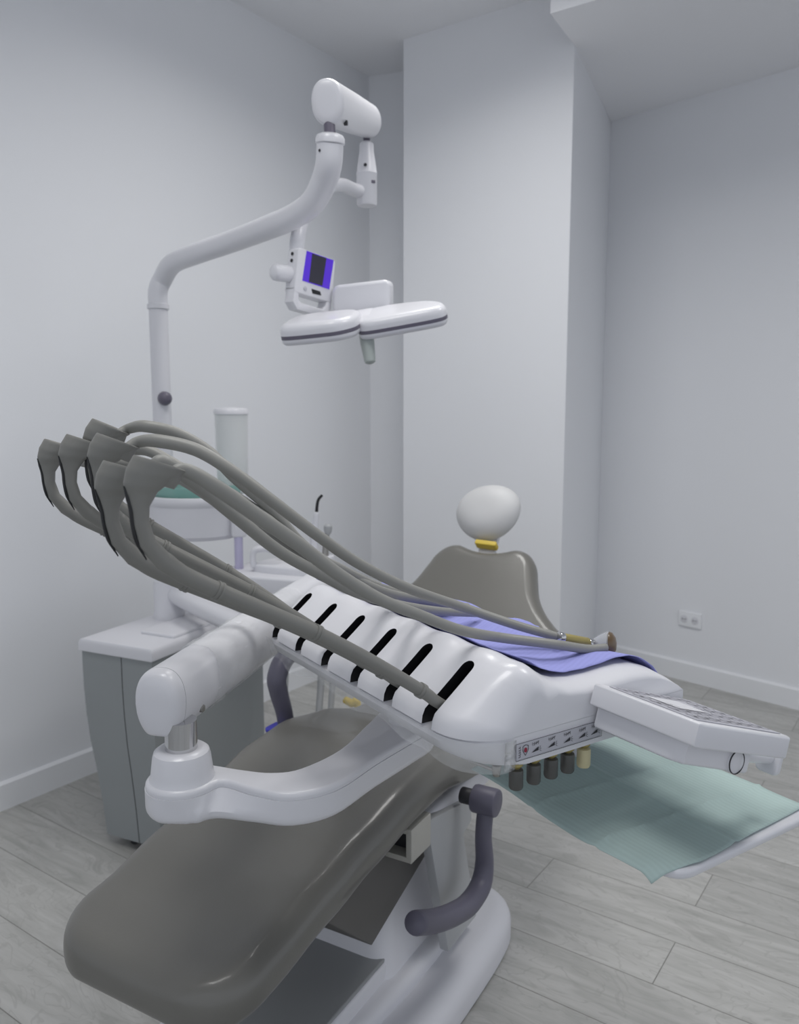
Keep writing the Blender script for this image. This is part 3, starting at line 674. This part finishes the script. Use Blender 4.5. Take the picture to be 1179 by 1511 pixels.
# rear pivot and link pipe to the pole foot
PB = aY(250, 905, 2.36); PB.z = 0
rp = BF+bd*(bl_-.05)
bm = nb(); cyl(bm, V((rp.x, rp.y, .63)), V((rp.x, rp.y, rp.z-.03)), .026, bev=.004); obj('rear_pivot', bm, M['white'], sup)
bm = nb(); tube(bm, [V((PB.x+.03, PB.y-.02, .658)), V(((PB.x*2+rp.x)/3, (PB.y*2+rp.y)/3, .650)), V(((PB.x+rp.x*2)/3, (PB.y+rp.y*2)/3, .642)), V((rp.x, rp.y, .636))], [.030, .029, .028, .028], 6, 24); obj('link_pipe', bm, M['white'], sup)

# ================================================================== CUSPIDOR CABINET
ca = math.radians(25); CY = V((math.sin(ca), math.cos(ca), 0)); CX = V((math.cos(ca), -math.sin(ca), 0))
LZ = .585
c0_ = aZ(223, 958, LZ)                                     # near right corner of the lid top
cab = thing('cuspidor_cabinet', 'grey tapered cabinet with a white lid standing by the left wall', 'cabinet', V((c0_.x, c0_.y, 0))-CX*.1+CY*.2)
cm = lambda x, y, h: V((c0_.x, c0_.y, 0))+CX*x+CY*y+ZU*h
CWD, CDP = .246, .50
bm = nb(); loft(bm, [[cm(x, y, z) for x, y in ((-.004-tp*.0, .004+tp*.15), (-.004, CDP), (-CWD+tp, CDP), (-CWD+tp, .004+tp*.15))] for z, tp in ((.03, .052), (.12, .043), (.22, .028), (.30, .013), (.38, .004), (.46, 0), (LZ-.032, 0))]); cb = obj('body', bm, M['cab'], cab)
bm = nb(); loft(bm, [[cm(-CWD*.44+tp*.55+q, .0035+tp*.15+d, z) for q, d in ((0, 0), (.0022, 0), (.0022, .004), (0, .004))] for z, tp in ((.03, .052), (.12, .043), (.22, .028), (.30, .013), (.38, .004), (.46, 0), (LZ-.032, 0))]); obj('door_seam', bm, M['black_matte'], cb)
bm = nb(); slab(bm, [(.004, -.004), (.004, CDP+.004), (-CWD-.004, CDP+.004), (-CWD-.004, -.004)], cm, LZ-.034, LZ, .003, .014, 4); lid = obj('lid', bm, M['white2'], cab, sharp=25)
bm = nb(); box(bm, cm(-.07, .28, LZ+.003), CX, CY, ZU, .12, .36, .012, .005, .01); obj('lid_step', bm, M['white2'], lid)
for x, y in ((-.13, .05), (-.13, .44), (-.02, .44), (-.02, .05)):
    bm = nb(); cyl(bm, cm(x, y, .0), cm(x, y, .032), .012, bev=.003, seg=16); obj('foot', bm, M['black_matte'], cab)

# ================================================================== OPERATING LIGHT
PB = V((PB.x, PB.y, LZ))
lamp = thing('operating_light', 'white operating light on a pole with jointed arms and two-lobed lamp head', 'dental lamp', PB)
bm = nb(); lathe(bm, [(.046, .0), (.046, .012), (.043, .018), (.043, .105), (.041, .112), (.030, .116)], PB); obj('pole_foot', bm, M['white2'], lamp)
zc = aY(235, 456, PB.y).z
bm = nb(); lathe(bm, [(.0262, .10), (.0262, zc-LZ)], PB); pole = obj('pole', bm, M['white2'], lamp)
bm = nb(); lathe(bm, [(.027, zc-LZ-.002), (.0305, zc-LZ), (.0305, zc-LZ+.012), (.027, zc-LZ+.014)], PB); obj('collar', bm, M['white2'], pole)
kp = aY(243, 588, PB.y-.024); 
bm = nb(); ka = V((.45, -.89, 0)); lathe(bm, [(.002, .024), (.010, .0225), (.0165, .017), (.0195, .008), (.020, 0), (.014, -.006)], kp, ka, 28); obj('knob', bm, M['stripe'], pole, label='dark grey round knob on the pole')
arm_pts = [V((PB.x, PB.y, zc)), V((PB.x+.001, PB.y, zc+.05)), aY(240, 412, PB.y), aY(255, 389, PB.y-.05), aY(290, 374, PB.y-.12), aY(340, 357, 2.18), aY(400, 334, 2.07), aY(436, 318, 2.0), aY(462, 298, 1.95), aY(478, 268, 1.91), aY(485, 242, 1.88), aY(487, 212, 1.87)]
bm = nb(); tube(bm, arm_pts, [.0268]*3+[.0275]*3+[.0285]*3+[.0295]*3, 8, 28, round_end=False); arm1 = obj('swing_arm', bm, M['white'], lamp, sharp=60)
tp = arm_pts[-1]; td = (arm_pts[-1]-arm_pts[-2]).normalized(); td = (td+ZU).normalized()
bm = nb(); lathe(bm, [(.0295, -.002), (.0322, .0), (.0322, .010), (.029, .016), (.021, .020), (.012, .021)], tp, td, 32); obj('arm_cap', bm, M['white'], arm1)
bm = nb(); nk = aY(485, 172, 1.87); cyl(bm, tp+td*.015, nk, .0125); obj('neck', bm, M['stripe'], lamp, label='dark metal neck')
bm = nb(); cyl(bm, arm_pts[-1]-td*.02+V((-.020, -.0215, 0)), arm_pts[-1]-td*.02+V((-.021, -.0225, 0)), .003, seg=10); obj('screw', bm, M['black_matte'], arm1)
f0, f1 = aY(484, 151, 1.86), aY(546, 180, 2.32); ad = (f1-f0).normalized(); axx = V((ad.y, -ad.x, 0)).normalized(); azz = axx.cross(ad)
if azz.z < 0: azz = -azz
osec = [(math.copysign(abs(math.cos(a))**.9, math.cos(a))*.036, math.copysign(abs(math.sin(a))**.9, math.sin(a))*.0465) for a in [2*math.pi*k/40 for k in range(40)]]
def bring3(c, f, fz=1): return [c+axx*(x*f)+azz*(y*f*fz) for x, y in osec]
aL = (f1-f0).length
bm = nb(); loft(bm, [bring3(f0, 1), bring3(f0+ad*aL*.5, 1, .97), bring3(f1-ad*.03, .97, .93), bring3(f1-ad*.012, .92, .9), bring3(f1, .75, .85), bring3(f1+ad*.006, .45, .8)]); ba = obj('balance_arm', bm, M['white'], lamp, sharp=50)
bm = nb(); loft(bm, [bring3(f0-ad*s, f) for s, f in ((.0008, 1), (.005, .985), (.009, .94), (.012, .85), (.0135, .6), (.014, .3))]); obj('end_cap', bm, M['white'], ba)
bm = nb(); sp_ = f0+ad*.05+axx*.026-azz*.038; cyl(bm, sp_-axx*.004-azz*0, sp_+axx*.004, .0055, seg=12); obj('screw', bm, M['black_matte'], ba)
s0, s1, s2, s3 = aY(541, 198, 2.30), aY(541, 216, 2.30), aY(541, 257, 2.30), aY(540, 304, 2.30)
bm = nb(); cyl(bm, s0, s1, .0095); obj('neck', bm, M['stripe'], lamp, label='dark metal neck')
def zz(z, r): return (r, z-s1.z)
bm = nb(); lathe(bm, [(.012, s1.z+.012), (.0185, s1.z+.006), (.0195, s1.z-.015), (.0245, s1.z-.045), (.0275, s2.z+.004), (.0285, s2.z), (.0275, s2.z-.002), (.0275, s3.z+.006), (.025, s3.z), (.010, s3.z-.001)], V((s1.x, s1.y, 0))); stem = obj('stem', bm, M['white'], lamp)
bm = nb(); cyl(bm, aY(539, 243, 2.275), aY(539, 243, 2.27), .0045, seg=10); obj('screw', bm, M['black_matte'], stem)
bm = nb(); box(bm, aY(550, 268, 2.278), (1, .3, 0), ZU, (.3, -1, 0), .014, .008, .002, .0003); obj('catch', bm, M['stripe'], stem)
bm = nb(); tube(bm, [aY(536, 284, 2.295), aY(520, 279, 2.26), aY(505, 273, 2.21), aY(485, 276, 2.16), aY(462, 296, 2.11), aY(446, 325, 2.08), aY(439, 352, 2.06), aY(437, 378, 2.06)], [.018, .0175, .017, .017, .017, .0175, .018, .018], 6, 24); obj('yoke', bm, M['white'], lamp)
# lamp head control box
q_tl, q_tr, q_br, q_bl = aY(436, 363, 2.00), aY(494, 384, 2.09), aY(489, 470, 2.09), aY(437, 456, 2.00)
ex_ = ((q_tr-q_tl)+(q_br-q_bl)).normalized(); ey_ = ((q_tl-q_bl)+(q_tr-q_br)).normalized(); ez_ = ex_.cross(ey_).normalized()
if ez_.y > 0: ez_ = -ez_
ey_ = (ey_-ex_*ey_.dot(ex_)).normalized()
oc = (q_tl+q_tr+q_br+q_bl)/4; hm = mapper(oc, ex_, ey_, ez_)
bw_ = ((q_tr-q_tl).length+(q_br-q_bl).length)/2; bh_ = ((q_tl-q_bl).length+(q_tr-q_br).length)/2
def qloc(px, py):                                         # a point of the photo on the box face
    rr = ray(px, py); p = CAMP+rr*((oc-CAMP).dot(ez_)/rr.dot(ez_)); d = p-oc; return d.dot(ex_), d.dot(ey_)
bm = nb(); top = qloc(460, 436)[1]
slab(bm, [(x, y+(bh_/2+top)/2-.002) for x, y in rrect(bw_, bh_/2-top+.004, .008)], hm, -.038, 0, .004, .003, 3)      # screen block
lw = .014
lg = [(-bw_/2, top+.008), (-bw_/2+lw, top+.008), (-bw_/2+lw+.003, -bh_/2+.024), (-bw_/2+lw+.012, -bh_/2+.018), (bw_/2-lw-.012, -bh_/2+.018), (bw_/2-lw-.003, -bh_/2+.028), (bw_/2-lw, top+.008), (bw_/2, top+.008), (bw_/2, -bh_/2+.012), (bw_/2-.010, -bh_/2), (-bw_/2+.016, -bh_/2), (-bw_/2, -bh_/2+.016)]
slab(bm, lg[::-1], hm, -.034, -.001, .002, .002, 2)
cbx = obj('control_box', bm, M['white'], lamp, sharp=40)
def qslab(name, pxs, h0, h1, m, parent, label=None):
    bm = nb(); slab(bm, [qloc(*p) for p in pxs], hm, h0, h1, .0005, .0005, 1); return obj(name, bm, m, parent, label=label)
scr = qslab('display', [(452.5, 370), (492, 384), (485.5, 427), (446, 414)], -.001, .0016, M['screen'], cbx, 'violet blue display')
qslab('display_reflection', [(460, 374), (481, 381), (475, 422), (455, 416)], .0010, .0024, M['band'], scr, 'dark reflection painted across the display')  # thin dark slab painted in as the display's reflection
qslab('sensor_window', [(459.5, 426), (472, 430), (473.5, 436), (461, 433)], -.001, .0016, M['black'], cbx)
bm = nb(); a_, b_ = qloc(450, 426); lathe(bm, [(.004, -.001), (.0055, .001), (.0045, .0025), (.001, .003)], hm(a_, b_, 0), ez_, 16); obj('button', bm, M['label'], cbx)
bm = nb(); sc_ = hm(-bw_/2-.0008, bh_/2-.022, -.020)
for q in (-1, 1): cyl(bm, sc_+ey_*(.008*q), sc_-ex_*.0015+ey_*(.008*q), .0042, seg=12)
obj('socket', bm, M['black'], cbx)
k0, k1 = aY(434, 406, 2.03), aY(403, 401, 1.99)
bm = nb(); kd = (k1-k0).normalized(); kl = (k1-k0).length
lathe(bm, [(.018, 0), (.0195, .004), (.0205, kl*.8), (.0195, kl*.93), (.016, kl*1.0), (.008, kl*1.04), (.001, kl*1.05)], k0, kd, 28); obj('knob', bm, M['white'], lamp, label='round white grip knob')
# two lobes
up_l = V((.05, -.34, .94)).normalized()
def lobe(cpx, cpy, Y, ex, outline, th, up_l):
    up_l = V(up_l).normalized(); c = aY(cpx, cpy, Y); ex = V(ex); ex = (ex-up_l*ex.dot(up_l)).normalized(); ey = up_l.cross(ex)
    mp = mapper(c, ex, ey, up_l); o = smooth_poly(outline, 6)
    bm = nb(); slab(bm, o, mp, -th/2, th/2, .012, .017, 5); lb = obj('lamp_lobe', bm, M['white'], lamp, sharp=50)
    oo = inset2(o if area2(o) > 0 else o[::-1], -.0006)
    bm = nb(); slab(bm, oo, mp, -th*.20, -th*.02, .0006, .0006, 1); obj('stripe', bm, M['stripe'], lb, label='dark grey stripe')
    return c, ex, ey, mp
rl = lobe(597, 468, 1.98, (1, -.10, .02), [(-.108, -.045), (-.098, -.066), (-.07, -.074), (0, -.074), (.07, -.070), (.098, -.058), (.103, -.030), (.092, .005), (.05, .045), (-.03, .07), (-.095, .06), (-.110, 0)], .048, (-.19, -.31, .93))
ll = lobe(479, 482, 1.95, (1, -.16, .02), [(-.088, -.062), (-.06, -.072), (0, -.074), (.045, -.070), (.076, -.045), (.085, -.01), (.082, .04), (.05, .07), (-.03, .075), (-.075, .06), (-.092, .02), (-.094, -.03)], .050, (-.13, -.27, .94))
hc_ = aY(530, 470, 1.99)
bm = nb(); box(bm, hc_+V((.0, .02, -.005)), rl[1], rl[2], up_l, .07, .10, .04, .008, .02); obj('hub', bm, M['white2'], lamp)
cb_ = aY(536, 440, 2.09); bm = nb(); box(bm, cb_, (1, -.16, .09), (0, -.1, 1), (.15, 1, .1), .148, .075, .06, .01, .018); obj('rear_housing', bm, M['white'], lamp)
bm = nb(); tube(bm, [aY(538, 476, 1.97), aY(542, 505, 1.96), aY(546, 533, 1.95)], [.0175, .017, .0135], 6, 24); obj('grip_handle', bm, M['handle'], lamp, label='greenish grey tapered handle')

# ================================================================== CUSPIDOR BOWL, CUP FILLER, ASSISTANT SHELF
bc_ = aY(292, 735, 2.42); cus = thing('cuspidor', 'white spittoon with a green glass bowl fixed to the lamp pole', 'spittoon', bc_-ZU*.10)
bm = nb(); lathe(bm, [(.05, -.115), (.125, -.112), (.137, -.100), (.140, -.05), (.142, -.015), (.148, -.008), (.150, .004), (.147, .012), (.138, .014), (.132, .008), (.128, -.005)], bc_, seg=56); bw2 = obj('bowl_housing', bm, M['white2'], cus)
bm = nb(); lathe(bm, [(.03, -.02), (.09, -.012), (.118, .003), (.126, .03), (.130, .043), (.134, .044), (.135, .039), (.131, .02), (.126, .002)], bc_, seg=56); obj('glass_bowl', bm, M['green_glass'], cus, label='green tinted glass bowl')
bt = aY(352, 762, 2.36)
bm = nb(); box(bm, bt, (1, .2, 0), (-.2, 1, 0), ZU, .045, .07, .115, .006, .012); obj('side_block', bm, M['white2'], cus)
bm = nb(); pb = V((PB.x, PB.y, bc_.z-.07)); cyl(bm, pb, V((bc_.x-.10, bc_.y, bc_.z-.07)), .024, bev=.003); obj('pole_clamp', bm, M['white2'], cus)
ct0, ct1 = aY(344, 728, 2.44), aY(344, 606, 2.44)
cup = thing('water_bottle', 'tall frosted cylinder with white lid standing beside the spittoon bowl', 'bottle', ct0)
hh_ = ct1.z-ct0.z
bm = nb(); lathe(bm, [(.010, 0), (.042, .002), (.045, .008), (.047, hh_*.5), (.049, hh_-.012), (.044, hh_-.008), (.040, .02), (.01, .015)], ct0, seg=40); obj('cylinder', bm, M['frost'], cup)
bm = nb(); lathe(bm, [(.049, hh_-.012), (.0515, hh_-.010), (.0515, hh_), (.047, hh_+.007), (.01, hh_+.010)], ct0, seg=40); obj('lid', bm, M['white'], cup)
# shelf for the assistant
sh_c = aZ(404, 842, .735); sx_ = CX; sy_ = CY
shelf = thing('assistant_shelf', 'white moulded shelf behind the delivery unit under the spittoon', 'shelf', sh_c-ZU*.05)
so_ = smooth_poly([(-.155, -.02), (-.14, -.075), (-.06, -.095), (.08, -.085), (.17, -.06), (.19, .03), (.16, .10), (0, .12), (-.13, .09)], 5)
bm = nb(); slab(bm, so_, mapper(sh_c, sx_, sy_, ZU), -.065, 0, .02, .008, 4); obj('shelf_body', bm, M['white2'], shelf)
bm = nb(); slab(bm, inset2(so_ if area2(so_) > 0 else so_[::-1], .012), mapper(sh_c+sx_*.05+sy_*.02, sx_*.75, sy_*.75, ZU), -.002, .022, .002, .008, 3); obj('shelf_raise', bm, M['white2'], shelf)
bm = nb(); cyl(bm, V((rp.x-.08, rp.y+.22, .62)), V((rp.x-.08, rp.y+.22, .70)), .02); 
bm.free()
bm = nb(); tube(bm, [sh_c+V((-.02, .02, -.05)), sh_c+V((-.03, .02, -.12)), V((PB.x+.22, PB.y-.11, .660))], [.024, .022, .022], 5, 20); obj('shelf_bracket', bm, M['white2'], shelf)
bm = nb(); fp = aY(374, 836, 2.30); tube(bm, [fp, fp+V((0, 0, .035)), fp+V((.012, 0, .05)), fp+V((.045, 0, .050)), fp+V((.075, -.01, .036))], [.009, .009, .010, .009, .007], 5, 16); obj('faucet', bm, M['white2'], shelf)
pt0, pt1 = aY(353, 841, 2.34), aY(354, 788, 2.36)
bm = nb(); cyl(bm, V((pt0.x, pt0.y, pt0.z)), V((pt0.x, pt0.y, pt1.z+.002)), .0125, bev=.002); tb = obj('drain_tube', bm, M['purple_clear'], shelf, label='purple tinted clear tube')
def stick(name, label, cat, parts, base):
    t = thing(name, label, cat, base)
    for nm, fn, m in parts:
        bm = nb(); fn(bm); obj(nm, bm, m, t)
    return t
b0 = aY(463, 815, 2.34)
stick('curing_light', 'thin white curing light with a bent black tip behind the hoses', 'curing light',
      [('handle', lambda bm: tube(bm, [b0, aY(464, 790, 2.34), aY(467, 757, 2.34)], [.013, .0125, .008], 5, 18), M['white2']),
       ('tip', lambda bm: tube(bm, [aY(467, 758, 2.34), aY(468, 745, 2.34), aY(470, 737, 2.34), aY(475, 731, 2.34)], [.0048, .0045, .0043, .004], 5, 12), M['black'])], b0)
b1 = aY(480, 822, 2.36)
stick('suction_handpiece', 'stubby grey suction handpiece beside the curing light', 'suction tip',
      [('barrel', lambda bm: tube(bm, [b1, aY(481, 800, 2.36), aY(483, 786, 2.36)], [.010, .009, .007], 4, 16), M['steel']),
       ('knob', lambda bm: lathe(bm, [(.004, -.012), (.010, -.004), (.0125, .006), (.012, .016), (.007, .022), (.001, .023)], aY(484, 784, 2.36), seg=20), M['panelgrey'])], b1)
bm = nb(); box(bm, aY(474, 826, 2.37), CX, CY, ZU, .07, .05, .028, .006, .01); obj('tool_holder', bm, M['white2'], shelf)
bm = nb(); box(bm, aY(424, 811, 2.36), CX, CY, ZU, .05, .022, .005, .002, .004); tagit(obj('brass_strip', bm, M['brass'], loc=aY(424, 811, 2.36)), 'small brass coloured strip lying on the assistant shelf', 'instrument'); 
# suction hoses hanging from the shelf
for i, (x, r, lab) in enumerate(((423, .0045, 'thin grey suction tube hanging nearest the left armrest'), (473, .0105, 'thicker grey suction hose hanging in the middle'), (490, .009, 'grey suction hose hanging farthest from the left armrest'))):
    tp_ = aY(x+3, 940, 2.40); bt_ = aY(x-2, 1075, 2.36)
    bm = nb(); tube(bm, [V((tp_.x+.01, tp_.y+.02, .675)), tp_, (tp_+bt_)/2, bt_, bt_+V((.02, .06, -.12)), V((bt_.x+.06, bt_.y+.22, .014)), V((bt_.x+.0, bt_.y+.5, .013))], r, 6, 14)
    tagit(obj('suction_hose', bm, M['panelgrey'], loc=V((bt_.x, bt_.y, .2))), lab, 'hose', 'suction hoses under the shelf')
yc2 = aY(519, 1038, 2.32); bm = nb(); tube(bm, [yc2+V((-.02, 0, .012)), yc2, yc2+V((.02, .0, -.02)), V((yc2.x+.03, yc2.y, .0+.02))], [.010, .012, .011, .010], 4, 14)
tagit(obj('yellow_cable', bm, M['yellow'], loc=V((yc2.x+.03, yc2.y, 0))), 'short yellow capped cable standing behind the chair seat', 'cable')

# ================================================================== LIGHT
def area(name, loc, size, power, rot=(0, 0, 0), colr=(1, 1, 1), size_y=None, spread=150):
    l = bpy.data.lights.new(name, 'AREA'); l.energy = power; l.color = colr; l.shape = 'RECTANGLE'; l.size = size; l.size_y = size_y or size
    l.spread = math.radians(spread)
    o = bpy.data.objects.new(name, l); o.location = loc; o.rotation_euler = rot; col.objects.link(o); return o
area('ceiling_panel', (.10, 2.25, H1-.01), .6, 9, rot=(0, 0, .6), colr=(1, .99, .97), size_y=.6)
area('ceiling_panel', (.95, 1.25, H1-.01), .6, 9, rot=(0, 0, .6), colr=(1, .99, .97), size_y=.6)
area('ceiling_panel', (-.5, .9, H1-.01), .6, 8, rot=(0, 0, .6), colr=(1, .99, .97), size_y=.6)
wd = bpy.data.worlds.new('world'); sc.world = wd; wd.use_nodes = True
wd.node_tree.nodes['Background'].inputs[0].default_value = (.86, .91, 1, 1); wd.node_tree.nodes['Background'].inputs[1].default_value = .74
sc.view_settings.view_transform = 'Standard'; sc.view_settings.look = 'None'; sc.view_settings.gamma = 1; sc.view_settings.exposure = 0
sc.view_settings.use_curve_mapping = False
